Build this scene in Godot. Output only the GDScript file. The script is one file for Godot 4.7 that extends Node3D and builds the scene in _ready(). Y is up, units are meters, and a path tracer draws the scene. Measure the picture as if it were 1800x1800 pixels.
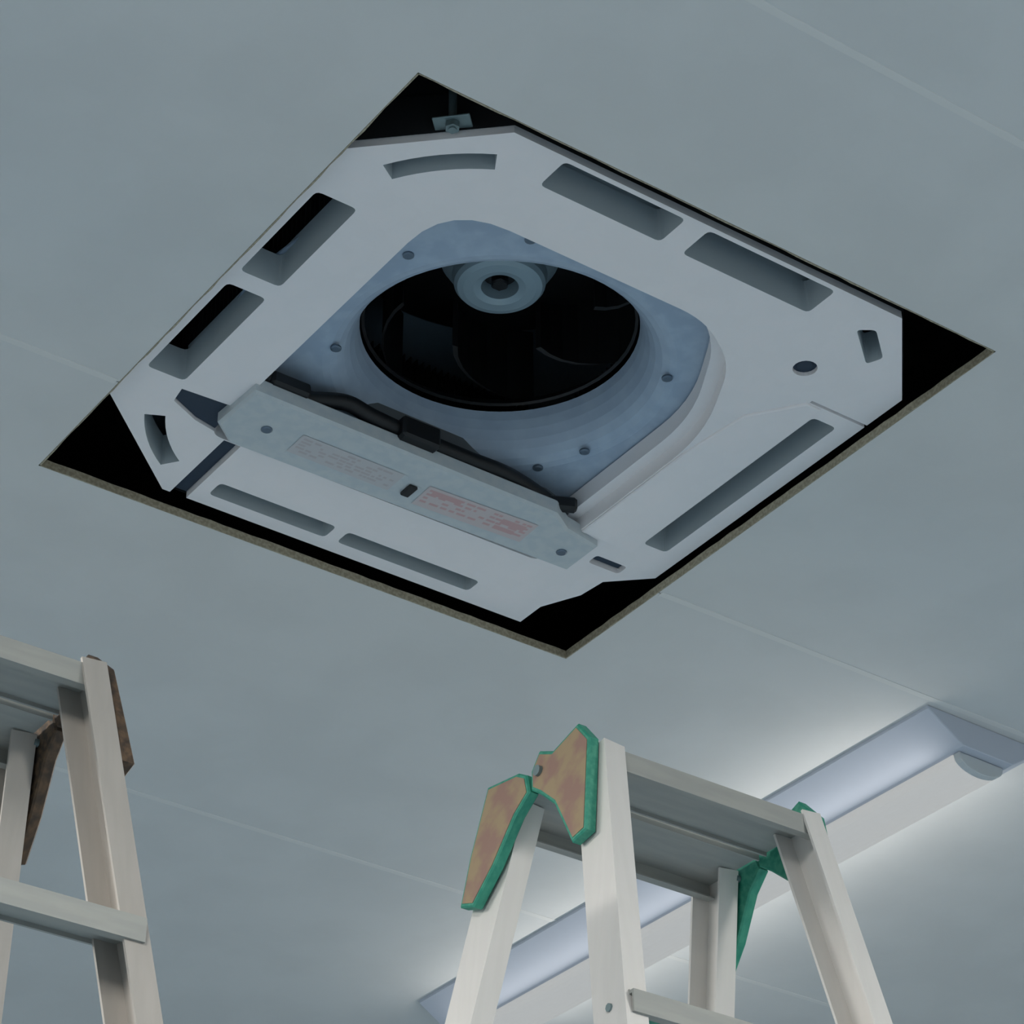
extends Node3D
# A recessed cassette air conditioner in a cut-out ceiling, two aluminium step ladders and a surface-mounted ceiling light.
# Plan axes: x along one edge of the cut-out, z along the other. W(x, h, q): q runs away from the camera (q = -z), h is height over the ceiling's underside.

const HC := 2.922          # underside of the ceiling above the floor

var M := {}

func W(x: float, h: float, q: float) -> Vector3:
	return Vector3(x, HC + h, -q)

# ---------------------------------------------------------------- shapes
func tri(st: SurfaceTool, a: Vector3, b: Vector3, c: Vector3, n: Vector3) -> void:
	var g := (b - a).cross(c - a)
	if g.length() < 1e-12:
		return
	st.set_normal(n)
	if g.dot(n) > 0.0:      # clockwise faces the front
		st.add_vertex(a); st.add_vertex(c); st.add_vertex(b)
	else:
		st.add_vertex(a); st.add_vertex(b); st.add_vertex(c)

func quad(st: SurfaceTool, a: Vector3, b: Vector3, c: Vector3, d: Vector3, inside: Vector3) -> void:
	var n := (b - a).cross(d - a)
	if n.length() < 1e-12:
		n = (c - b).cross(a - c)
	n = n.normalized()
	if n.dot((a + b + c + d) / 4.0 - inside) < 0.0:
		n = -n
	tri(st, a, b, c, n)
	tri(st, a, c, d, n)

func new_st() -> SurfaceTool:
	var st := SurfaceTool.new()
	st.begin(Mesh.PRIMITIVE_TRIANGLES)
	return st

# box with every edge chamfered
func bevel_box(st: SurfaceTool, c: Vector3, size: Vector3, bas := Basis.IDENTITY, bv := 0.002) -> void:
	var h := size / 2.0
	bv = minf(bv, minf(h.x, minf(h.y, h.z)) * 0.6)
	var vt := func(sx: int, sy: int, sz: int, ax: int) -> Vector3:
		var p := Vector3(sx * h.x, sy * h.y, sz * h.z)
		if ax != 0: p.x -= sx * bv
		if ax != 1: p.y -= sy * bv
		if ax != 2: p.z -= sz * bv
		return c + bas * p
	for s in [-1, 1]:
		quad(st, vt.call(s, -1, -1, 0), vt.call(s, 1, -1, 0), vt.call(s, 1, 1, 0), vt.call(s, -1, 1, 0), c)
		quad(st, vt.call(-1, s, -1, 1), vt.call(1, s, -1, 1), vt.call(1, s, 1, 1), vt.call(-1, s, 1, 1), c)
		quad(st, vt.call(-1, -1, s, 2), vt.call(1, -1, s, 2), vt.call(1, 1, s, 2), vt.call(-1, 1, s, 2), c)
		for t in [-1, 1]:
			quad(st, vt.call(s, t, -1, 0), vt.call(s, t, 1, 0), vt.call(s, t, 1, 1), vt.call(s, t, -1, 1), c)
			quad(st, vt.call(s, -1, t, 0), vt.call(s, 1, t, 0), vt.call(s, 1, t, 2), vt.call(s, -1, t, 2), c)
			quad(st, vt.call(-1, s, t, 1), vt.call(1, s, t, 1), vt.call(1, s, t, 2), vt.call(-1, s, t, 2), c)
			for u in [-1, 1]:
				var a: Vector3 = vt.call(s, t, u, 0)
				var b: Vector3 = vt.call(s, t, u, 1)
				var d: Vector3 = vt.call(s, t, u, 2)
				tri(st, a, b, d, (bas * Vector3(s, t, u)).normalized())

# polygon (in the plane of ex, ey at o) pushed from t0 to t1 along ez, end rims chamfered
func prism(st: SurfaceTool, poly: Array, o: Vector3, ex: Vector3, ey: Vector3, ez: Vector3, t0: float, t1: float, bv := 0.0) -> void:
	var pts := PackedVector2Array(poly)
	if Geometry2D.is_polygon_clockwise(pts):
		pts.reverse()
	var n := pts.size()
	var ins := PackedVector2Array()
	for i in n:
		var p := pts[i]
		var d0 := (p - pts[(i + n - 1) % n]).normalized()
		var d1 := (pts[(i + 1) % n] - p).normalized()
		var m := (Vector2(-d0.y, d0.x) + Vector2(-d1.y, d1.x))
		var k := maxf(m.length_squared() / 2.0, 0.35)
		ins.append(p + m * (bv / k))
	var at := func(p: Vector2, t: float) -> Vector3: return o + ex * p.x + ey * p.y + ez * t
	var sg := signf(t1 - t0)
	var side: float = 1.0 if ex.cross(ey).dot(ez) > 0.0 else -1.0
	var tris := Geometry2D.triangulate_polygon(ins)
	for i in range(0, tris.size(), 3):
		tri(st, at.call(ins[tris[i]], t0), at.call(ins[tris[i + 1]], t0), at.call(ins[tris[i + 2]], t0), -ez * sg)
		tri(st, at.call(ins[tris[i]], t1), at.call(ins[tris[i + 1]], t1), at.call(ins[tris[i + 2]], t1), ez * sg)
	for i in n:
		var j := (i + 1) % n
		var d := (pts[j] - pts[i]).normalized()
		var nn := (ex * d.y - ey * d.x).normalized()
		var a: Vector3 = at.call(pts[i], t0 + bv * sg)
		var b: Vector3 = at.call(pts[j], t0 + bv * sg)
		var c: Vector3 = at.call(pts[j], t1 - bv * sg)
		var e: Vector3 = at.call(pts[i], t1 - bv * sg)
		tri(st, a, b, c, nn); tri(st, a, c, e, nn)
		if bv > 0.0:
			for w in [[t0, bv * sg, -1.0], [t1, -bv * sg, 1.0]]:
				var w0: float = w[0]
				var w1: float = w[1]
				var w2: float = w[2]
				var p0: Vector3 = at.call(pts[i], w0 + w1)
				var p1: Vector3 = at.call(pts[j], w0 + w1)
				var p2: Vector3 = at.call(ins[j], w0)
				var p3: Vector3 = at.call(ins[i], w0)
				var cn := (nn + ez * sg * w2).normalized()
				tri(st, p0, p1, p2, cn); tri(st, p0, p2, p3, cn)

# profile of (radius, height) turned about the vertical through c
func lathe(st: SurfaceTool, prof: Array, c: Vector3, segs := 48, inward := false) -> void:
	for k in segs:
		var a0 := TAU * k / segs
		var a1 := TAU * (k + 1) / segs
		for i in prof.size() - 1:
			var p: Vector2 = prof[i]
			var q: Vector2 = prof[i + 1]
			var d := (q - p).normalized()
			var nr := Vector2(d.y, -d.x)
			if inward: nr = -nr
			var v := []
			for w in [[p, a0], [p, a1], [q, a1], [q, a0]]:
				var r: Vector2 = w[0]
				var a: float = w[1]
				v.append([c + Vector3(cos(a) * r.x, r.y, sin(a) * r.x), Vector3(cos(a) * nr.x, nr.y, sin(a) * nr.x)])
			for t in [[0, 1, 2], [0, 2, 3]]:
				var va: Vector3 = v[t[0]][0]
				var vb: Vector3 = v[t[1]][0]
				var vc: Vector3 = v[t[2]][0]
				var g := (vb - va).cross(vc - va)
				if g.length() < 1e-12: continue
				var order: Array = [t[0], t[2], t[1]] if g.dot(v[t[0]][1]) > 0.0 else [t[0], t[1], t[2]]
				for o in order:
					st.set_normal(v[o][1]); st.add_vertex(v[o][0])

func tube(st: SurfaceTool, path: Array, rad: float, segs := 8, caps := true) -> void:
	var cv := Curve3D.new()
	for i in path.size():
		var p: Vector3 = path[i]
		var a: Vector3 = path[maxi(i - 1, 0)]
		var b: Vector3 = path[mini(i + 1, path.size() - 1)]
		var h := (b - a) / 6.0
		cv.add_point(p, -h, h)
	cv.bake_interval = 0.008
	var pts := cv.get_baked_points() if path.size() > 2 else PackedVector3Array(path)
	var rings := []
	var up := Vector3.UP
	for i in pts.size():
		var d := (pts[mini(i + 1, pts.size() - 1)] - pts[maxi(i - 1, 0)]).normalized()
		if absf(d.dot(up)) > 0.95: up = Vector3.RIGHT
		var s := d.cross(up).normalized()
		var u := s.cross(d).normalized()
		var ring := []
		for k in segs:
			var an := TAU * k / segs
			var n := s * cos(an) + u * sin(an)
			ring.append([pts[i] + n * rad, n])
		rings.append(ring)
	for i in rings.size() - 1:
		for k in segs:
			var j := (k + 1) % segs
			var q := [rings[i][k], rings[i][j], rings[i + 1][j], rings[i + 1][k]]
			for t in [[0, 1, 2], [0, 2, 3]]:
				var va: Vector3 = q[t[0]][0]
				var g := (Vector3(q[t[1]][0]) - va).cross(Vector3(q[t[2]][0]) - va)
				var order: Array = [t[0], t[2], t[1]] if g.dot(q[t[0]][1]) > 0.0 else [t[0], t[1], t[2]]
				for o in order:
					st.set_normal(q[o][1]); st.add_vertex(q[o][0])
	if caps:
		for e in [0, rings.size() - 1]:
			var dn: Vector3 = (pts[0] - pts[1]) if e == 0 else (pts[pts.size() - 1] - pts[pts.size() - 2])
			for k in range(1, segs - 1):
				tri(st, rings[e][0][0], rings[e][k][0], rings[e][k + 1][0], dn.normalized())

func obj(called: String, st: SurfaceTool, m: Material, parent: Node = self) -> MeshInstance3D:
	var o := MeshInstance3D.new()
	o.name = called
	o.mesh = st.commit()
	o.material_override = m
	o.cast_shadow = GeometryInstance3D.SHADOW_CASTING_SETTING_ON
	parent.add_child(o, true)
	return o

func tag(o: Node, label: String, category: String, group := "") -> void:
	o.set_meta("label", label)
	o.set_meta("category", category)
	if group: o.set_meta("group", group)

func structure(o: Node, label := "") -> Node:
	o.set_meta("kind", "structure")
	if label: o.set_meta("label", label)
	return o

# ---------------------------------------------------------------- materials
func plain(c: Color, rough := 0.6, metal := 0.0) -> StandardMaterial3D:
	var m := StandardMaterial3D.new()
	m.albedo_color = c
	m.roughness = rough
	m.metallic = metal
	return m

# colour with grain: noise between two tones, laid on from three sides
func grained(c0: Color, c1: Color, freq: float, scale: float, rough := 0.6, metal := 0.0, sd := 1, stretch := Vector3.ONE, lo := 0.3, hi := 0.7) -> StandardMaterial3D:
	var m := plain(Color.WHITE, rough, metal)
	var nz := FastNoiseLite.new()
	nz.seed = sd
	nz.noise_type = FastNoiseLite.TYPE_SIMPLEX_SMOOTH
	nz.frequency = freq
	nz.fractal_octaves = 4
	var t := NoiseTexture2D.new()
	t.width = 256; t.height = 256
	t.seamless = true
	t.noise = nz
	var g := Gradient.new()
	g.offsets = PackedFloat32Array([lo, hi])
	g.colors = PackedColorArray([c0, c1])
	t.color_ramp = g
	m.albedo_texture = t
	m.uv1_triplanar = true
	m.uv1_world_triplanar = true
	m.uv1_scale = stretch * scale
	return m

func make_materials() -> void:
	M.ceiling = grained(Color(0.838, 0.842, 0.838), Color(0.854, 0.858, 0.854), 0.02, 0.7, 0.9, 0.0, 3)
	M.joint = plain(Color(0.875, 0.875, 0.865), 0.9)
	M.board_core = grained(Color(0.58, 0.555, 0.48), Color(0.68, 0.65, 0.57), 0.06, 9.0, 0.95, 0.0, 5)
	M.wall = grained(Color(0.80, 0.80, 0.78), Color(0.83, 0.83, 0.81), 0.03, 0.8, 0.9, 0.0, 7)
	M.floor = grained(Color(0.42, 0.51, 0.58), Color(0.47, 0.56, 0.63), 0.05, 1.4, 0.55, 0.0, 9)
	M.slab = grained(Color(0.30, 0.30, 0.30), Color(0.36, 0.355, 0.35), 0.04, 1.0, 0.95, 0.0, 11)
	M.ground = grained(Color(0.48, 0.48, 0.46), Color(0.55, 0.55, 0.52), 0.04, 0.4, 0.95, 0.0, 13)
	M.frame = plain(Color(0.75, 0.76, 0.77), 0.4, 0.4)
	M.pan = grained(Color(0.950, 0.938, 0.942), Color(0.957, 0.945, 0.949), 0.03, 2.0, 0.6, 0.0, 15)
	M.casing = plain(Color(0.55, 0.57, 0.58), 0.45, 0.7)
	M.dark_side = plain(Color(0.07, 0.075, 0.085), 0.95)  # near-black tone for the casing and the pan's sides
	M.duct_lip = plain(Color(0.72, 0.76, 0.78), 0.8)
	M.gap_shade = plain(Color(0.20, 0.25, 0.31), 0.9)  # dark tone standing in for shade in the pan's deep gaps
	M.duct = plain(Color(0.42, 0.47, 0.51), 0.9)
	M.lining = plain(Color(0.06, 0.06, 0.07), 0.95)
	M.mouth = grained(Color(0.64, 0.71, 0.79), Color(0.68, 0.75, 0.82), 0.03, 3.0, 0.45, 0.0, 17)
	M.fan = plain(Color(0.035, 0.035, 0.045), 0.45)
	M.hub = plain(Color(0.62, 0.69, 0.72), 0.4, 0.2)
	M.box = grained(Color(0.74, 0.78, 0.80), Color(0.77, 0.80, 0.815), 0.03, 5.0, 0.5, 0.0, 19)
	M.cable = plain(Color(0.05, 0.06, 0.075), 0.5)
	M.screw = plain(Color(0.42, 0.48, 0.54), 0.4, 0.6)
	M.steel = plain(Color(0.48, 0.55, 0.56), 0.45, 0.5)
	M.alu = grained(Color(0.872, 0.858, 0.840), Color(0.884, 0.870, 0.852), 0.05, 4.0, 0.5, 0.1, 21, Vector3(1, 0.15, 1))
	M.alu_dim = grained(Color(0.69, 0.67, 0.645), Color(0.71, 0.69, 0.665), 0.05, 4.0, 0.55, 0.2, 33, Vector3(1, 0.15, 1))  # warm grey; darker tone paints weaker light on the left ladder
	M.tread = grained(Color(0.615, 0.62, 0.605), Color(0.64, 0.645, 0.625), 0.05, 4.0, 0.6, 0.1, 23, Vector3(0.15, 1, 1))
	M.green = grained(Color(0.16, 0.54, 0.45), Color(0.26, 0.60, 0.50), 0.05, 6.0, 0.5, 0.0, 25)
	M.rust = grained(Color(0.60, 0.48, 0.43), Color(0.64, 0.56, 0.44), 0.012, 6.0, 0.75, 0.0, 27)
	M.old_steel = grained(Color(0.24, 0.20, 0.17), Color(0.40, 0.32, 0.24), 0.03, 9.0, 0.7, 0.1, 29)
	M.rubber = plain(Color(0.10, 0.10, 0.10), 0.9)
	M.white_paint = plain(Color(0.76, 0.785, 0.835), 0.5)
	M.end_cap = plain(Color(0.80, 0.82, 0.83), 0.5)
	var lamp := plain(Color(0.6, 0.6, 0.6), 0.5)
	lamp.emission_enabled = true
	lamp.emission = Color(1.0, 1.0, 0.99)
	lamp.emission_energy_multiplier = LAMP_GLOW
	M.lamp = lamp
	var glass := plain(Color(0.92, 0.96, 0.97, 0.06), 0.02)
	glass.transparency = BaseMaterial3D.TRANSPARENCY_ALPHA
	M.glass = glass

const LAMP_GLOW := 0.34
const SKY := 1.02
const LAMP_LIGHT := 7.7
const LAMP_SIDE := 0.0135

# ---------------------------------------------------------------- build
func _ready() -> void:
	var cam := Camera3D.new()
	cam.name = "camera"
	add_child(cam)
	var bx := Vector3(0.81625985, -0.0034771, 0.57767445)
	var by := Vector3(-0.32246022, 0.82695302, 0.4606171)
	var bz := Vector3(-0.47931124, -0.56226027, 0.67388732)
	cam.transform = Transform3D(Basis(bx, by, bz).orthonormalized(), Vector3(-1.17384911, HC - 2.072491, 1.82860549))
	cam.fov = rad_to_deg(2.0 * atan(900.0 / 4635.0))
	cam.near = 0.05
	cam.current = true

	var env := Environment.new()
	env.background_mode = Environment.BG_SKY
	var sky := Sky.new()
	var sm := ProceduralSkyMaterial.new()
	sm.sky_top_color = Color(0.70, 0.79, 0.89)
	sm.sky_horizon_color = Color(0.81, 0.86, 0.91)
	sm.ground_horizon_color = Color(0.60, 0.62, 0.62)
	sm.ground_bottom_color = Color(0.5, 0.5, 0.5)
	sm.sky_energy_multiplier = SKY
	sm.ground_energy_multiplier = SKY
	sky.sky_material = sm
	env.sky = sky
	env.tonemap_mode = Environment.TONE_MAPPER_LINEAR
	env.tonemap_exposure = 1.0
	env.sdfgi_enabled = true
	env.ssao_enabled = true
	env.ssil_enabled = true
	var we := WorldEnvironment.new()
	we.name = "environment"
	we.environment = env
	add_child(we)

	make_materials()
	build_room()
	build_ceiling()
	build_light("ceiling_light", 1.562, 0.722, 0.019, "white surface-mounted batten light glowing on the ceiling behind the ladder")
	build_light("ceiling_light_001", -1.7, -1.9, 0.0, "white batten light on the ceiling behind the camera's left shoulder")
	build_light("ceiling_light_002", -1.7, 0.722, 0.0, "white batten light on the ceiling left of the left-hand ladder")
	build_light("ceiling_light_003", 1.562, -2.9, 0.0, "unseen batten light added on the ceiling right of the camera, by the rear windows")  # unseen light, added to brighten the ladder faces toward the camera
	build_unit()
	build_ladder("step_ladder", Vector3(0.6585, 0.0, -0.435), 0.1675, 0.11, 0.21, HC - 0.55, 0.348, M.alu, M.green, M.rust, 0.0,
		"aluminium step ladder with green rusty hinge plates, in front of the lit ceiling light")
	build_ladder("step_ladder_001", Vector3(-0.2885, 0.0, -0.511), 0.1675, 0.11, 0.23, HC - 0.62, 0.315, M.alu_dim, M.old_steel, M.old_steel, 0.25,
		"aluminium step ladder with dark brown hinge plates, cut off at the photo's left edge")

const X0 := -3.6
const X1 := 4.6
const Z0 := -5.2
const Z1 := 3.4
const HS := 3.55           # underside of the slab over the ceiling void

func wall(called: String, c: Vector3, size: Vector3, holes: Array) -> void:
	var w := CSGBox3D.new()
	w.name = called
	w.size = size
	w.position = c
	w.material = M.wall
	for h in holes:
		var b := CSGBox3D.new()
		b.name = "opening"
		b.operation = CSGShape3D.OPERATION_SUBTRACTION
		b.size = h[1]
		b.position = h[0]
		b.material = M.wall
		w.add_child(b, true)
	add_child(w)
	structure(w)

func window(n: int, c: Vector3, wd: float, ht: float, along: Vector3) -> void:
	var r := Node3D.new()
	r.name = "window_%d" % n
	add_child(r)
	r.position = c
	structure(r)
	var out := along.cross(Vector3.UP)
	var bas := Basis(along, Vector3.UP, out)
	var st := new_st()
	for s in [-1, 1]:
		bevel_box(st, along * (s * (wd / 2 - 0.025)), Vector3(0.05, ht, 0.07), bas)
		bevel_box(st, Vector3.UP * (s * (ht / 2 - 0.025)), Vector3(wd - 0.1, 0.05, 0.07), bas)
	bevel_box(st, Vector3.ZERO, Vector3(0.05, ht - 0.1, 0.06), bas)
	obj("window_frame", st, M.frame, r)
	for s in [-1, 1]:
		st = new_st()
		bevel_box(st, along * (s * wd / 4), Vector3(wd / 2 - 0.075, ht - 0.1, 0.005), bas, 0.0005)
		obj("pane", st, M.glass, r)

func build_room() -> void:
	var st := new_st()
	bevel_box(st, Vector3((X0 + X1) / 2, -0.1, (Z0 + Z1) / 2), Vector3(X1 - X0 + 0.4, 0.2, Z1 - Z0 + 0.4))
	structure(obj("floor", st, M.floor))
	st = new_st()
	bevel_box(st, Vector3((X0 + X1) / 2, HS + 0.1, (Z0 + Z1) / 2), Vector3(X1 - X0 + 0.4, 0.2, Z1 - Z0 + 0.4))
	structure(obj("slab", st, M.slab), "dark concrete slab above the suspended ceiling")
	var zc := (Z0 + Z1) / 2
	var xc := (X0 + X1) / 2
	var lz := Z1 - Z0
	var lx := X1 - X0
	var wh := 1.75
	var wy := 0.75 + wh / 2
	var hole_l := []
	for z in [-3.4, -0.9, 1.6]:
		hole_l.append([Vector3(0, wy - HS / 2, z - zc), Vector3(0.5, wh, 2.0)])
	wall("wall_left", Vector3(X0 - 0.1, HS / 2, zc), Vector3(0.2, HS, lz + 0.4), hole_l)
	var hole_b := []
	for x in [-2.2, 0.5, 3.2]:
		hole_b.append([Vector3(x - xc, wy - HS / 2, 0), Vector3(2.2, wh, 0.5)])
	wall("wall_back", Vector3(xc, HS / 2, Z1 + 0.1), Vector3(lx, HS, 0.2), hole_b)
	wall("wall_right", Vector3(X1 + 0.1, HS / 2, zc), Vector3(0.2, HS, lz + 0.4), [])
	wall("wall_front", Vector3(xc, HS / 2, Z0 - 0.1), Vector3(lx, HS, 0.2), [])
	var n := 1
	for z in [-3.4, -0.9, 1.6]:
		window(n, Vector3(X0 - 0.08, wy, z), 2.0, wh, Vector3(0, 0, 1)); n += 1
	for x in [-2.2, 0.5, 3.2]:
		window(n, Vector3(x, wy, Z1 + 0.08), 2.2, wh, Vector3(1, 0, 0)); n += 1
	st = new_st()
	bevel_box(st, Vector3(0, -0.35, 0), Vector3(80, 0.3, 80))
	structure(obj("ground", st, M.ground), "pale concrete yard outside the windows")

# cut-out in the ceiling: x 0..CU, q 0..CV
const CU := 0.89
const CV := 0.9326
const BT := 0.0125         # board thickness

func build_ceiling() -> void:
	var r := Node3D.new()
	r.name = "ceiling"
	add_child(r)
	structure(r, "pale suspended board ceiling with a square cut-out")
	var qs := [-Z1, -2.294, -1.299, -0.304, 0.704, 1.687, 2.682, 3.677, -Z0]
	var xs := [X0, -0.95, 2.85, X1]
	for i in qs.size() - 1:
		var q0: float = qs[i]
		var q1: float = qs[i + 1]
		for j in xs.size() - 1:
			var x0: float = xs[j] + (0.0 if j == 0 else 0.001)
			var x1: float = xs[j + 1] - (0.0 if j == 2 else 0.001)
			var a: float = q0 + (0.0 if i == 0 else 0.001)
			var b: float = q1 - (0.0 if i == qs.size() - 2 else 0.001)
			var poly := [Vector2(x0, -a), Vector2(x1, -a), Vector2(x1, -b), Vector2(x0, -b)]
			if j == 1 and i == 3:
				poly = [Vector2(x0, -a), Vector2(x1, -a), Vector2(x1, -b), Vector2(CU, -b), Vector2(CU, 0), Vector2(0, 0), Vector2(0, -b), Vector2(x0, -b)]
			elif j == 1 and i == 4:
				poly = [Vector2(x0, -a), Vector2(0, -a), Vector2(0, -CV), Vector2(CU, -CV), Vector2(CU, -a), Vector2(x1, -a), Vector2(x1, -b), Vector2(x0, -b)]
			var st := new_st()
			prism(st, poly, Vector3(0, HC, 0), Vector3.RIGHT, Vector3.BACK, Vector3.UP, 0.0, BT, 0.0006)
			obj("ceiling_panel", st, M.ceiling, r)
	# filled joints between the boards
	for i in range(1, qs.size() - 1):
		var runs := [[X0, X1]]
		if i == 4: runs = [[X0, -0.004], [CU + 0.004, X1]]
		for u in runs:
			var st := new_st()
			bevel_box(st, Vector3((u[0] + u[1]) / 2, HC - 0.0002, -qs[i]), Vector3(u[1] - u[0], 0.0012, 0.011), Basis.IDENTITY, 0.0004)
			obj("joint_strip", st, M.joint, r)
	# raw cut edges of the board, a little ragged
	var rng := RandomNumberGenerator.new()
	rng.seed = 4
	for e in [[Vector2(0, 0), Vector2(CU, 0)], [Vector2(CU, 0), Vector2(CU, CV)], [Vector2(CU, CV), Vector2(0, CV)], [Vector2(0, CV), Vector2(0, 0)]]:
		var a: Vector2 = e[0]
		var b: Vector2 = e[1]
		var d := (b - a).normalized()
		var inn := Vector2(-d.y, d.x)
		var poly := [a, b]
		var n := 40
		for k in range(n, -1, -1):
			var w := 0.0008 + 0.0018 * rng.randf()
			poly.append(a + (b - a) * (float(k) / n) + inn * w)
		var p2 := []
		for p in poly: p2.append(Vector2(p.x, -p.y))
		var st := new_st()
		prism(st, p2, Vector3(0, HC, 0), Vector3.RIGHT, Vector3.BACK, Vector3.UP, -0.0003, BT)
		var o := obj("cut_edge", st, M.board_core, r)
		o.set_meta("label", "raw tan board edge of the cut-out")

func build_light(called: String, x: float, q: float, turn: float, label: String) -> void:
	var r := Node3D.new()
	r.name = called
	add_child(r, true)
	var len := 1.40
	r.position = W(x, 0.0, q)
	r.rotation.y = turn
	tag(r, label, "ceiling light", "batten lights on the ceiling")
	var dz := Vector3(0, 0, -1)
	var st := new_st()
	prism(st, [Vector2(-0.125, 0), Vector2(0.125, 0), Vector2(0.125, -0.006), Vector2(0.054, -0.050), Vector2(-0.054, -0.050), Vector2(-0.125, -0.006)],
		Vector3.ZERO, Vector3.RIGHT, Vector3.UP, dz, 0.0, len, 0.0015)
	obj("housing", st, M.white_paint, r)
	st = new_st()
	var bar := []
	for k in 13:
		var an := PI + PI * k / 12.0
		bar.append(Vector2(cos(an) * 0.048, -0.056 + sin(an) * 0.022))
	bar.append(Vector2(0.048, -0.051)); bar.append(Vector2(-0.048, -0.051))
	prism(st, bar, Vector3.ZERO, Vector3.RIGHT, Vector3.UP, dz, 0.03, len - 0.03, 0.001)
	obj("light_bar", st, M.lamp, r)
	for t in [[0.016, 0.0295], [len - 0.0295, len - 0.016]]:
		st = new_st()
		prism(st, bar, Vector3.ZERO, Vector3.RIGHT, Vector3.UP, dz, t[0], t[1], 0.001)
		obj("end_cap", st, M.end_cap, r)
	# the bar shines down and to both sides
	for k in [[Vector3(0, -0.080, -len / 2), Vector3(-PI / 2, 0, 0), Vector2(0.08, 1.3), 1.0],
			[Vector3(-0.053, -0.085, -len / 2), Vector3(0, PI / 2, 0), Vector2(1.3, 0.018), LAMP_SIDE],
			[Vector3(0.053, -0.085, -len / 2), Vector3(0, -PI / 2, 0), Vector2(1.3, 0.018), LAMP_SIDE]]:
		var l := AreaLight3D.new()
		l.name = "bar_light"
		l.area_size = k[2]
		l.light_energy = LAMP_LIGHT * k[3]
		l.light_color = Color(1.0, 0.985, 0.96)
		l.shadow_enabled = true
		l.area_range = 14.0
		l.area_attenuation = 2.0
		r.add_child(l, true)
		l.position = k[0]
		l.rotation = k[1]

# ---------------------------------------------------------------- the air conditioner
const UX0 := 0.008
const UX1 := 0.882
const UQ0 := 0.036
const UQ1 := 0.912
const UC := Vector2(0.445, 0.474)
const PH := 0.02           # underside of the drain pan over the ceiling's underside

func cut(root: CSGShape3D, poly: Array, h0: float, h1: float, op := CSGShape3D.OPERATION_SUBTRACTION, m: Material = null) -> CSGPolygon3D:
	var p := CSGPolygon3D.new()
	p.name = "cut"
	var pts := PackedVector2Array()
	for v in poly: pts.append(Vector2(v.x, v.y))
	p.polygon = pts
	p.depth = h1 - h0
	p.rotation.x = -PI / 2      # polygon y runs to -z, that is to q; depth runs down from h1
	p.position.y = h1
	p.operation = op
	p.material = m if m else M.pan
	root.add_child(p, true)
	return p

func rect(x0: float, q0: float, x1: float, q1: float) -> Array:
	return [Vector2(x0, q0), Vector2(x1, q0), Vector2(x1, q1), Vector2(x0, q1)]

func rounded(poly: Array, rad: Array, seg := 6) -> Array:
	var out := []
	var n := poly.size()
	for i in n:
		var p: Vector2 = poly[i]
		var a: Vector2 = (Vector2(poly[(i + n - 1) % n]) - p).normalized()
		var b: Vector2 = (Vector2(poly[(i + 1) % n]) - p).normalized()
		var r: float = rad[i]
		for k in seg + 1:
			var t := float(k) / seg
			out.append((p + a * r).lerp(p, t).lerp(p.lerp(p + b * r, t), t))
	return out

func arc_slot(c: Vector2, r0: float, r1: float, a0: float, a1: float) -> Array:
	var out := []
	for k in 9: out.append(c + Vector2.from_angle(lerpf(a0, a1, k / 8.0)) * r0)
	for k in 9: out.append(c + Vector2.from_angle(lerpf(a1, a0, k / 8.0)) * r1)
	return out

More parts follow.
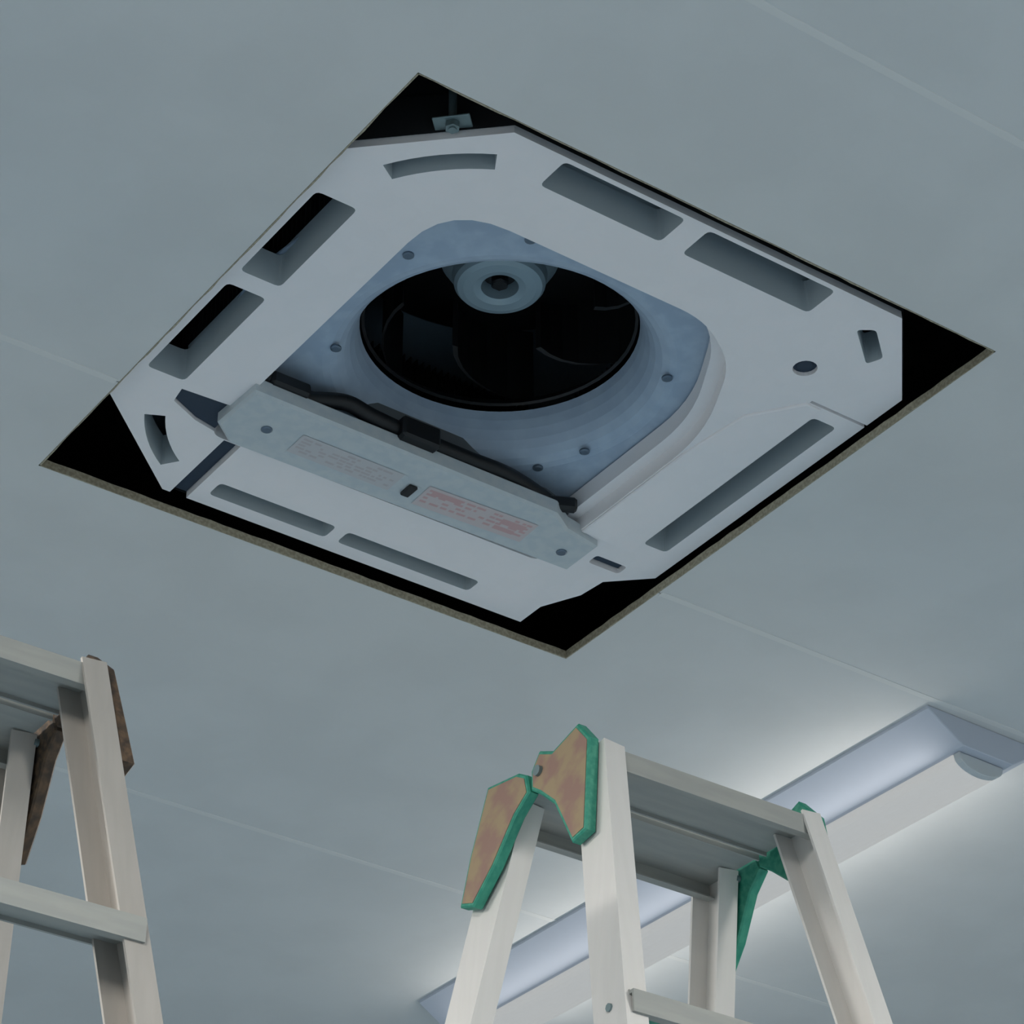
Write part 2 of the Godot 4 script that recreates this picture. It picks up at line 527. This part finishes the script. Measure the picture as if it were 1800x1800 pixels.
func build_unit() -> void:
	var r := Node3D.new()
	r.name = "air_conditioner"
	add_child(r)
	r.position = Vector3(0, HC, 0)
	tag(r, "open white ceiling cassette air conditioner without its grille, in the square ceiling cut-out", "air conditioner")
	var outline := [Vector2(UX0 + 0.15, UQ0), Vector2(UX1 - 0.118, UQ0), Vector2(UX1, UQ0 + 0.13), Vector2(UX1, 0.70), Vector2(0.825, 0.752), Vector2(0.82, 0.80), Vector2(0.79, 0.86), Vector2(0.79, UQ1),
		Vector2(UX0 + 0.17, UQ1), Vector2(UX0, UQ1 - 0.16), Vector2(UX0, UQ0 + 0.14)]
	# drain pan: the white face with its air slots
	var pan := CSGCombiner3D.new()
	pan.name = "drain_pan"
	r.add_child(pan)
	var ph2 := PH + 0.05
	cut(pan, outline, PH, ph2, CSGShape3D.OPERATION_UNION)
	var opening := rounded([Vector2(0.166, 0.183), Vector2(0.545, 0.183), Vector2(0.62, 0.235), Vector2(0.698, 0.38), Vector2(0.698, 0.76), Vector2(0.166, 0.76)], [0.09, 0.04, 0.045, 0.07, 0.02, 0.02])
	cut(pan, opening, PH - 0.1, ph2 + 0.1)
	cut(pan, rounded([Vector2(0.166, 0.183), Vector2(0.56, 0.183), Vector2(0.645, 0.235), Vector2(0.716, 0.38), Vector2(0.716, 0.76), Vector2(0.166, 0.76)], [0.09, 0.04, 0.045, 0.07, 0.02, 0.02]), PH - 0.1, PH + 0.022)
	for s in [rect(0.236, 0.043, 0.418, 0.094), rect(0.454, 0.043, 0.658, 0.096),
			rect(0.024, 0.256, 0.082, 0.437), rect(0.024, 0.467, 0.080, 0.676),
			rect(0.811, 0.264, 0.852, 0.637),
			rect(0.237, 0.853, 0.427, 0.886), rect(0.448, 0.855, 0.676, 0.886)]:
		cut(pan, rounded(s, [0.008, 0.008, 0.008, 0.008], 3), PH - 0.1, ph2 + 0.1, CSGShape3D.OPERATION_SUBTRACTION, M.duct_lip)
	# curved slots in the corners
	cut(pan, arc_slot(Vector2(0.30, 0.325), 0.255, 0.282, deg_to_rad(213), deg_to_rad(241)), PH - 0.1, ph2 + 0.1, CSGShape3D.OPERATION_SUBTRACTION, M.duct_lip)
	cut(pan, arc_slot(Vector2(0.30, 0.66), 0.225, 0.253, deg_to_rad(127), deg_to_rad(154)), PH - 0.1, ph2 + 0.1, CSGShape3D.OPERATION_SUBTRACTION, M.duct_lip)
	cut(pan, rounded([Vector2(0.732, 0.087), Vector2(0.753, 0.073), Vector2(0.80, 0.112), Vector2(0.79, 0.134)], [0.006, 0.006, 0.006, 0.006], 3), PH - 0.1, ph2 + 0.1, CSGShape3D.OPERATION_SUBTRACTION, M.duct_lip)
	# round drain hole, groove of the corner cover, recess beside the control box
	var hole := []
	for k in 20: hole.append(Vector2(0.731, 0.187) + Vector2.from_angle(TAU * k / 20.0) * 0.0165)
	cut(pan, hole, PH - 0.1, ph2 + 0.1)
	cut(pan, rect(0.190, 0.762, 0.216, 0.93), PH - 0.1, PH + 0.03)
	cut(pan, [Vector2(0.086, 0.693), Vector2(0.17, 0.688), Vector2(0.17, 0.752), Vector2(0.135, 0.744), Vector2(0.090, 0.722)], PH - 0.1, PH + 0.04)
	cut(pan, rect(0.785, 0.236, 0.90, 0.241), PH - 0.1, PH + 0.008)
	cut(pan, rounded(rect(0.775, 0.700, 0.83, 0.722), [0.006, 0.006, 0.006, 0.006], 3), PH - 0.1, PH + 0.03)
	# dark fills painting the shade inside the hole, groove and recesses
	var st := new_st()
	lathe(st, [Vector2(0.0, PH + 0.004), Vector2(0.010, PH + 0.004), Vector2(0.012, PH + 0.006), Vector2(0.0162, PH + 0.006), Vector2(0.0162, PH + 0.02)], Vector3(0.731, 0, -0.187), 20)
	obj("hole_shade_disc", st, M.gap_shade, r)
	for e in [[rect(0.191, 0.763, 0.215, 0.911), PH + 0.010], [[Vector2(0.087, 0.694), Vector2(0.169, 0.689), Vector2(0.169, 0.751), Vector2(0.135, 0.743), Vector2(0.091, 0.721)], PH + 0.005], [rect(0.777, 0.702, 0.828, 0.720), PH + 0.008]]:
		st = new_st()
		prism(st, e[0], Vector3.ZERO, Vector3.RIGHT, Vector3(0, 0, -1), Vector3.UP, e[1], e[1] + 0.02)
		obj("gap_shade", st, M.gap_shade, r)
	# duct walls carrying the slots up into the unit
	for e in [[0.23, 0.0965, 0.665, 0.0995, 0.125], [0.806, 0.26, 0.809, 0.64, 0.10], [0.853, 0.26, 0.856, 0.64, 0.125], [0.23, 0.848, 0.68, 0.851, 0.10], [0.23, 0.887, 0.68, 0.890, 0.125], [0.0835, 0.25, 0.0865, 0.68, 0.083]]:
		st = new_st()
		prism(st, rect(e[0], e[1], e[2], e[3]), Vector3.ZERO, Vector3.RIGHT, Vector3(0, 0, -1), Vector3.UP, ph2, e[4])
		obj("duct_wall", st, M.duct_lip, r)
	# raised duct panel along one side
	st = new_st()
	prism(st, [Vector2(0.7175, 0.43), Vector2(0.730, 0.312), Vector2(0.782, 0.243), Vector2(0.806, 0.243), Vector2(0.806, 0.66), Vector2(0.7175, 0.66)], Vector3.ZERO, Vector3.RIGHT, Vector3(0, 0, -1), Vector3.UP, PH - 0.004, PH + 0.002, 0.0015)
	obj("duct_panel", st, M.pan, r)
	# casing above the pan
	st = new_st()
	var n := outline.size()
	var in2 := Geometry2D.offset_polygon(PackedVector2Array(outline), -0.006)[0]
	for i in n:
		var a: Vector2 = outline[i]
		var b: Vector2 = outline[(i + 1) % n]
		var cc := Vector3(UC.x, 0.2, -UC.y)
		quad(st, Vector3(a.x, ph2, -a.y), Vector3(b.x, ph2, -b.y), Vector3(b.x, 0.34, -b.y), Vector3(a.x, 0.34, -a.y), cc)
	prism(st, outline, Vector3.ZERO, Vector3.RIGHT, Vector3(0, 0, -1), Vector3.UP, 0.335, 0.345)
	obj("casing", st, M.dark_side, r).set_meta("label", "dark casing above the ceiling")
	# near-black band round the pan's sides
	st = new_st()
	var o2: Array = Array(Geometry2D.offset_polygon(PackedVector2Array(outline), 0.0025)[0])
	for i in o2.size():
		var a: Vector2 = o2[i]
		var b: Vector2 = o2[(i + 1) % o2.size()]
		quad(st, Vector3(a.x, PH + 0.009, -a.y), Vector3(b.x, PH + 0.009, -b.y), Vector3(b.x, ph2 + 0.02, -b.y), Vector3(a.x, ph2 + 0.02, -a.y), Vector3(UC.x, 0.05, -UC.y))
	obj("side_band", st, M.dark_side, r)
	st = new_st()
	for i in in2.size():
		var a: Vector2 = in2[i]
		var b: Vector2 = in2[(i + 1) % in2.size()]
		quad(st, Vector3(a.x, ph2 + 0.001, -a.y), Vector3(b.x, ph2 + 0.001, -b.y), Vector3(b.x, 0.334, -b.y), Vector3(a.x, 0.334, -a.y), Vector3(UC.x, 0.2, -UC.y))
	prism(st, Array(in2), Vector3.ZERO, Vector3.RIGHT, Vector3(0, 0, -1), Vector3.UP, 0.329, 0.334)
	obj("insulation_lining", st, M.duct, r)
	# finned coil standing round the fan
	st = new_st()
	for e in [[Vector2(0.11, 0.13), Vector2(0.78, 0.13)], [Vector2(0.78, 0.13), Vector2(0.78, 0.81)], [Vector2(0.78, 0.81), Vector2(0.11, 0.81)], [Vector2(0.11, 0.81), Vector2(0.11, 0.13)]]:
		var a: Vector2 = e[0]
		var b: Vector2 = e[1]
		var d := (b - a).normalized()
		for k in 60:
			var p := a.lerp(b, (k + 0.5) / 60.0)
			bevel_box(st, Vector3(p.x, 0.20, -p.y), Vector3(0.002, 0.24, 0.04), Basis(Vector3(d.x, 0, -d.y), Vector3.UP, Vector3(d.x, 0, -d.y).cross(Vector3.UP)), 0.0002)
	var coil := obj("coil", st, M.lining, r)
	coil.set_meta("label", "dark finned coil")
	# bell mouth plate with its flared throat
	st = new_st()
	lathe(st, [Vector2(0.37, 0.0725), Vector2(0.238, 0.0725), Vector2(0.228, 0.0745), Vector2(0.218, 0.080), Vector2(0.209, 0.089), Vector2(0.202, 0.100), Vector2(0.196, 0.114), Vector2(0.192, 0.128), Vector2(0.190, 0.142), Vector2(0.192, 0.142), Vector2(0.205, 0.104), Vector2(0.24, 0.0755), Vector2(0.37, 0.0755)], Vector3(UC.x, 0, -UC.y), 72)
	var bell := obj("bell_mouth", st, M.mouth, r)
	bell.set_meta("label", "blue-grey metal bell mouth around the fan inlet")
	for p in [Vector2(0.213, 0.345), Vector2(0.322, 0.232), Vector2(0.64, 0.36), Vector2(0.65, 0.56), Vector2(0.24, 0.56), Vector2(0.62, 0.63)]:
		st = new_st()
		lathe(st, [Vector2(0.0, 0.0695), Vector2(0.005, 0.0695), Vector2(0.0075, 0.0705), Vector2(0.0075, 0.0727)], Vector3(p.x, 0, -p.y), 12)
		obj("screw", st, M.screw, bell)
	# fan
	var fan := Node3D.new()
	fan.name = "fan"
	r.add_child(fan)
	fan.position = Vector3(UC.x, 0, -UC.y)
	st = new_st()
	lathe(st, [Vector2(0.0, 0.255), Vector2(0.215, 0.305), Vector2(0.225, 0.312), Vector2(0.0, 0.315)], Vector3.ZERO, 48)
	obj("back_plate", st, M.fan, fan)
	st = new_st()
	lathe(st, [Vector2(0.188, 0.150), Vector2(0.200, 0.165), Vector2(0.228, 0.185), Vector2(0.225, 0.187), Vector2(0.196, 0.168), Vector2(0.184, 0.152), Vector2(0.188, 0.150)], Vector3.ZERO, 48)
	obj("shroud_ring", st, M.fan, fan)
	for k in 7:
		st = new_st()
		var base := TAU * k / 7.0 + 0.35
		var prev := []
		for s in 7:
			var t := s / 6.0
			var rr := lerpf(0.135, 0.222, t)
			var an := base + 0.42 * t * t + 0.28 * t
			var dirv := Vector3(cos(an), 0, sin(an))
			var tang := Vector3(-sin(an), 0, cos(an)) * 0.004 * (1.0 - 0.6 * t)
			var lo := dirv * rr + Vector3.UP * lerpf(0.205, 0.175, t)
			var hi := dirv * rr + Vector3.UP * 0.305
			var cur := [lo - tang, lo + tang, hi + tang, hi - tang]
			if not prev.is_empty():
				var mid := (Vector3(cur[0]) + Vector3(prev[2])) / 2.0
				for j in 4:
					quad(st, prev[j], prev[(j + 1) % 4], cur[(j + 1) % 4], cur[j], mid)
			else:
				quad(st, cur[0], cur[1], cur[2], cur[3], lo + dirv * 0.05)
			prev = cur
		obj("blade", st, M.fan, fan)
	st = new_st()
	lathe(st, [Vector2(0.026, 0.214), Vector2(0.036, 0.211), Vector2(0.050, 0.2115), Vector2(0.0585, 0.214), Vector2(0.063, 0.220), Vector2(0.066, 0.235), Vector2(0.082, 0.262)], Vector3.ZERO, 48)
	lathe(st, [Vector2(0.026, 0.214), Vector2(0.024, 0.236), Vector2(0.0, 0.236)], Vector3.ZERO, 32, true)
	var hub := obj("hub", st, M.hub, fan)
	hub.set_meta("label", "grey fan hub with a dark centre")
	st = new_st()
	lathe(st, [Vector2(0.0, 0.216), Vector2(0.011, 0.216), Vector2(0.013, 0.219), Vector2(0.013, 0.236)], Vector3.ZERO, 6)
	lathe(st, [Vector2(0.0, 0.2345), Vector2(0.0235, 0.2345)], Vector3.ZERO, 24)
	obj("shaft_nut", st, M.fan, hub)
	# control box
	var box_poly := [Vector2(0.160, 0.627), Vector2(0.655, 0.632), Vector2(0.69, 0.655), Vector2(0.752, 0.668), Vector2(0.752, 0.742), Vector2(0.19, 0.748), Vector2(0.155, 0.718)]
	st = new_st()
	prism(st, box_poly, Vector3.ZERO, Vector3.RIGHT, Vector3(0, 0, -1), Vector3.UP, 0.006, 0.034, 0.004)
	var box := obj("control_box", st, M.box, r)
	box.set_meta("label", "grey control box cover with labels")
	st = new_st()
	prism(st, [Vector2(0.175, 0.66), Vector2(0.66, 0.665), Vector2(0.74, 0.69), Vector2(0.74, 0.735), Vector2(0.19, 0.74)], Vector3.ZERO, Vector3.RIGHT, Vector3(0, 0, -1), Vector3.UP, 0.034, 0.10)
	obj("box_body", st, M.casing, box)
	label_plate(box, Vector2(0.262, 0.672), Vector2(0.425, 0.672), 0.045, 0)
	label_plate(box, Vector2(0.468, 0.675), Vector2(0.648, 0.668), 0.050, 1)
	st = new_st()
	bevel_box(st, Vector3(0.449, 0.0035, -0.699), Vector3(0.014, 0.006, 0.026), Basis.IDENTITY, 0.002)
	obj("latch", st, M.cable, box)
	for p in [Vector2(0.215, 0.690), Vector2(0.715, 0.705)]:
		st = new_st()
		lathe(st, [Vector2(0.0, 0.0035), Vector2(0.006, 0.0035), Vector2(0.008, 0.0045), Vector2(0.008, 0.007)], Vector3(p.x, 0, -p.y), 12)
		obj("screw", st, M.screw, box)
	# wiring along the box
	st = new_st()
	var path := []
	for p in [Vector3(0.172, 0.045, 0.632), Vector3(0.21, 0.040, 0.642), Vector3(0.25, 0.042, 0.642), Vector3(0.30, 0.050, 0.630), Vector3(0.345, 0.046, 0.632), Vector3(0.42, 0.043, 0.634), Vector3(0.50, 0.042, 0.634), Vector3(0.57, 0.044, 0.636), Vector3(0.64, 0.042, 0.650), Vector3(0.685, 0.040, 0.668), Vector3(0.69, 0.055, 0.69)]:
		path.append(Vector3(p.x, p.y, -p.z))
	tube(st, path, 0.0115, 8)
	var cb := obj("cable", st, M.cable, r)
	cb.set_meta("label", "dark wiring along the control box")
	st = new_st()
	bevel_box(st, Vector3(0.415, 0.041, -0.626), Vector3(0.062, 0.034, 0.026), Basis.IDENTITY, 0.004)
	obj("connector", st, M.cable, r)
	for p in [[Vector3(0.212, 0.040, -0.628), Vector3(0.060, 0.022, 0.016), 0.0], [Vector3(0.668, 0.034, -0.640), Vector3(0.044, 0.022, 0.016), -0.45]]:  # dark blocks painting the shade of the trough by the box
		st = new_st()
		bevel_box(st, p[0], p[1], Basis(Vector3.UP, p[2]), 0.004)
		obj("trough_shade", st, M.cable, r)
	# hanging lugs and rods at the corners
	for p in [[Vector2(0.1136, 0.0916), Vector2(-1, -1), 0.034], [Vector2(0.817, 0.106), Vector2(1, -1), 0.17], [Vector2(0.800, 0.815), Vector2(1, 1), 0.17], [Vector2(0.092, 0.828), Vector2(-1, 1), 0.17]]:
		var c: Vector2 = p[0]
		var d: Vector2 = Vector2(p[1]).normalized()
		var o3 := Vector3(d.x, 0, -d.y)
		var bas := Basis(o3.cross(Vector3.UP), Vector3.UP, -o3)
		st = new_st()
		var lh: float = p[2]
		bevel_box(st, Vector3(c.x, lh, -c.y) + o3 * 0.010, Vector3(0.045, 0.003, 0.048), bas, 0.0008)
		bevel_box(st, Vector3(c.x, lh + 0.02, -c.y) + o3 * 0.0, Vector3(0.045, 0.04, 0.003), bas, 0.0008)
		var lug := obj("hanging_lug", st, M.steel, r)
		st = new_st()
		var rp := Vector3(c.x, 0, -c.y) + o3 * 0.022
		tube(st, [rp + Vector3.UP * (lh - 0.012), rp + Vector3.UP * (HS - HC)], 0.005, 8)
		lathe(st, [Vector2(0, lh - 0.010), Vector2(0.009, lh - 0.010), Vector2(0.009, lh - 0.002), Vector2(0, lh - 0.002)], rp, 6)
		obj("hanger_rod", st, M.steel, lug)

# printed sticker: a pale ground with illegible rows of print
func label_plate(parent: Node, a: Vector2, b: Vector2, w: float, kind: int) -> void:
	var im := Image.create(128, 32, false, Image.FORMAT_RGB8)
	im.fill(Color(0.76, 0.76, 0.77) if kind == 0 else Color(0.79, 0.75, 0.755))
	var rng := RandomNumberGenerator.new()
	rng.seed = 31 + kind
	var ink := Color(0.72, 0.70, 0.71) if kind == 0 else Color(0.78, 0.64, 0.645)
	for row in range(4, 28, 5 if kind == 0 else 6):
		var x := 4
		while x < 122:
			var l := rng.randi_range(3, 12)
			if rng.randf() < 0.75: im.fill_rect(Rect2i(x, row, mini(l, 124 - x), 3), ink)
			x += l + rng.randi_range(1, 4)
	if kind == 1:
		im.fill_rect(Rect2i(8, 4, 34, 7), ink)
		im.fill_rect(Rect2i(92, 8, 28, 8), ink); im.fill_rect(Rect2i(90, 20, 24, 6), ink)
	var m := plain(Color.WHITE, 0.5)
	m.albedo_texture = ImageTexture.create_from_image(im)
	var d := (b - a).normalized()
	var u := Vector2(-d.y, d.x)
	var h := 0.0053
	var st := new_st()
	var c := [a, b, b + u * w, a + u * w]
	var uv := [Vector2(0, 0), Vector2(1, 0), Vector2(1, 1), Vector2(0, 1)]
	for t in [[0, 1, 2], [0, 2, 3], [0, 2, 1], [0, 3, 2]]:
		for i in t:
			st.set_normal(Vector3.DOWN)
			st.set_uv(uv[i])
			var p: Vector2 = c[i]
			st.add_vertex(Vector3(p.x, h, -p.y))
		if t == [0, 2, 3]: break
	var o := obj("label_sticker", st, m, parent)
	o.set_meta("label", "faint grey printed sticker" if kind == 0 else "pink printed sticker with red marks")

# ---------------------------------------------------------------- ladders
# at: point on the floor under the middle of the top; hw: half width over the rails at the top; splay and lean in metres per metre of drop
func build_ladder(called: String, at: Vector3, hw: float, splay: float, lean: float, ht: float, spacing: float, rail_mat: Material, plate_mat: Material, face_mat: Material, shear: float, label: String) -> void:
	var r := Node3D.new()
	r.name = called
	add_child(r, true)
	r.position = at
	tag(r, label, "ladder", "aluminium step ladders")
	var hz := 0.109           # half depth over both frames at the top
	var rd := 0.058            # rail depth
	var rw := 0.030            # rail flange width
	var td := 0.103            # tread depth at the top
	for f in [1, -1]:
		var fr := r
		for s in [-1, 1]:
			var top := Vector3(s * hw, ht, f * (hz - rd / 2))
			var foot := Vector3(s * (hw + splay * ht), 0.0, f * (hz - rd / 2 + (lean if f == 1 else lean + 0.05) * ht))
			var ez := (foot - top).normalized()
			var ex := (Vector3(-s, 0, 0) - ez * Vector3(-s, 0, 0).dot(ez)).normalized()
			var ey := ez.cross(ex).normalized()
			var t := 0.0035
			var y0 := -rd / 2
			var y1 := rd / 2
			var st := new_st()
			prism(st, [Vector2(0, y0), Vector2(rw, y0), Vector2(rw, y0 + t), Vector2(t, y0 + t), Vector2(t, y1 - t), Vector2(rw, y1 - t), Vector2(rw, y1), Vector2(0, y1)], top, ex, ey, ez, 0.0, (foot - top).length() - 0.03, 0.0006)
			obj("rail", st, rail_mat, fr)
			st = new_st()
			bevel_box(st, foot + Vector3(-s * rw / 2, 0.02, 0), Vector3(rw + 0.012, 0.04, rd + 0.014), Basis.IDENTITY, 0.006)
			obj("foot", st, M.rubber, fr)
		var k := 0
		while true:
			var d := 0.004 + spacing * k
			if ht - d < 0.2: break
			var dep := td if k == 0 else 0.07
			var zc: float = f * ((hz - td / 2) if k == 0 else (hz - rd / 2 + (lean if f == 1 else lean + 0.05) * d + 0.004))
			var half := hw + splay * d - 0.0045
			var st := new_st()
			# channel: plate with ribs, two lips folded down
			var g := dep / 2
			var lip := 0.024
			var prof := [Vector2(-g, -0.009), Vector2(-g + 0.003, -0.009), Vector2(-g + 0.003, -0.004), Vector2(g - 0.003, -0.004), Vector2(g - 0.003, -lip), Vector2(g - 0.012, -lip), Vector2(g - 0.012, -lip - 0.002), Vector2(g, -lip - 0.002), Vector2(g, 0)]
			for w in 6:
				var zz := g - dep * (w + 1) / 7.0
				prof.append_array([Vector2(zz + 0.003, 0), Vector2(zz + 0.002, 0.0015), Vector2(zz - 0.002, 0.0015), Vector2(zz - 0.003, 0)])
			prof.append(Vector2(-g, 0))
			prism(st, prof, Vector3(0, ht - d, zc), Vector3(0, 0, f), Vector3.UP, Vector3.RIGHT, -half, half)
			obj("tread", st, M.tread, fr)
			if k == 1 and f == 1:
				st = new_st()
				bevel_box(st, Vector3(-half + 0.062, ht - d - 0.012, zc), Vector3(0.055, 0.014, 0.05), Basis.IDENTITY, 0.002)
				obj("stay_bracket", st, plate_mat, fr)
			for s in [-1, 1]:
				st = new_st()
				tube(st, [Vector3(s * (half + 0.003), ht - d - 0.012, zc), Vector3(s * (half + 0.0085), ht - d - 0.012, zc)], 0.005, 8)
				obj("rivet", st, M.steel, fr)
			k += 1
		# hinge plates outside the rails: one shape, mirrored for the second frame
		var shape := [Vector2(0.058, 0.038), Vector2(0.086, 0.006), Vector2(0.091, -0.072), Vector2(0.094, -0.124), Vector2(0.066, -0.130), Vector2(0.022, -0.058), Vector2(-0.010, -0.030), Vector2(-0.030, -0.016), Vector2(-0.034, 0.012), Vector2(-0.020, 0.036), Vector2(0.010, 0.022)]
		if f == -1:
			shape = [Vector2(0.126, 0.032), Vector2(0.060, 0.022), Vector2(0.040, 0.010), Vector2(0.030, -0.018), Vector2(0.056, -0.040), Vector2(0.092, -0.094), Vector2(0.130, -0.135), Vector2(0.160, -0.124), Vector2(0.150, -0.060)]
		for s in [-1, 1]:
			var off := 0.0 if f == 1 else 0.002
			var poly := []
			for p in shape: poly.append(Vector2((p.x + 0.0145 * f - (shear * p.y if f == 1 else 0.0)) * f, p.y))
			var o3 := Vector3(s * (hw + 0.001), ht, 0)
			# plates lean outwards with the rails
			var ey := Vector3(-s * splay, 1, 0).normalized()
			var ez := Vector3(s, 0, 0)
			var st := new_st()
			prism(st, poly, o3 + ez * off, Vector3(0, 0, 1), ey, ez, 0.0, 0.015, 0.002)
			var pl := obj("hinge_plate", st, plate_mat, fr)
			var cen := Vector2.ZERO
			for p in poly: cen += p
			cen /= poly.size()
			var small := Geometry2D.offset_polygon(PackedVector2Array(poly), -0.005)
			if small.size() > 0:
				st = new_st()
				prism(st, Array(small[0]), o3 + ez * (off + 0.015), Vector3(0, 0, 1), ey, ez, -0.0005, 0.0007)
				obj("worn_face", st, face_mat, pl)
			if f == 1:
				st = new_st()
				tube(st, [o3 + Vector3(0, 0.004, 0) - ez * 0.01, o3 + Vector3(0, 0.004, 0) + ez * 0.020], 0.007, 10)
				obj("hinge_bolt", st, M.steel, pl)
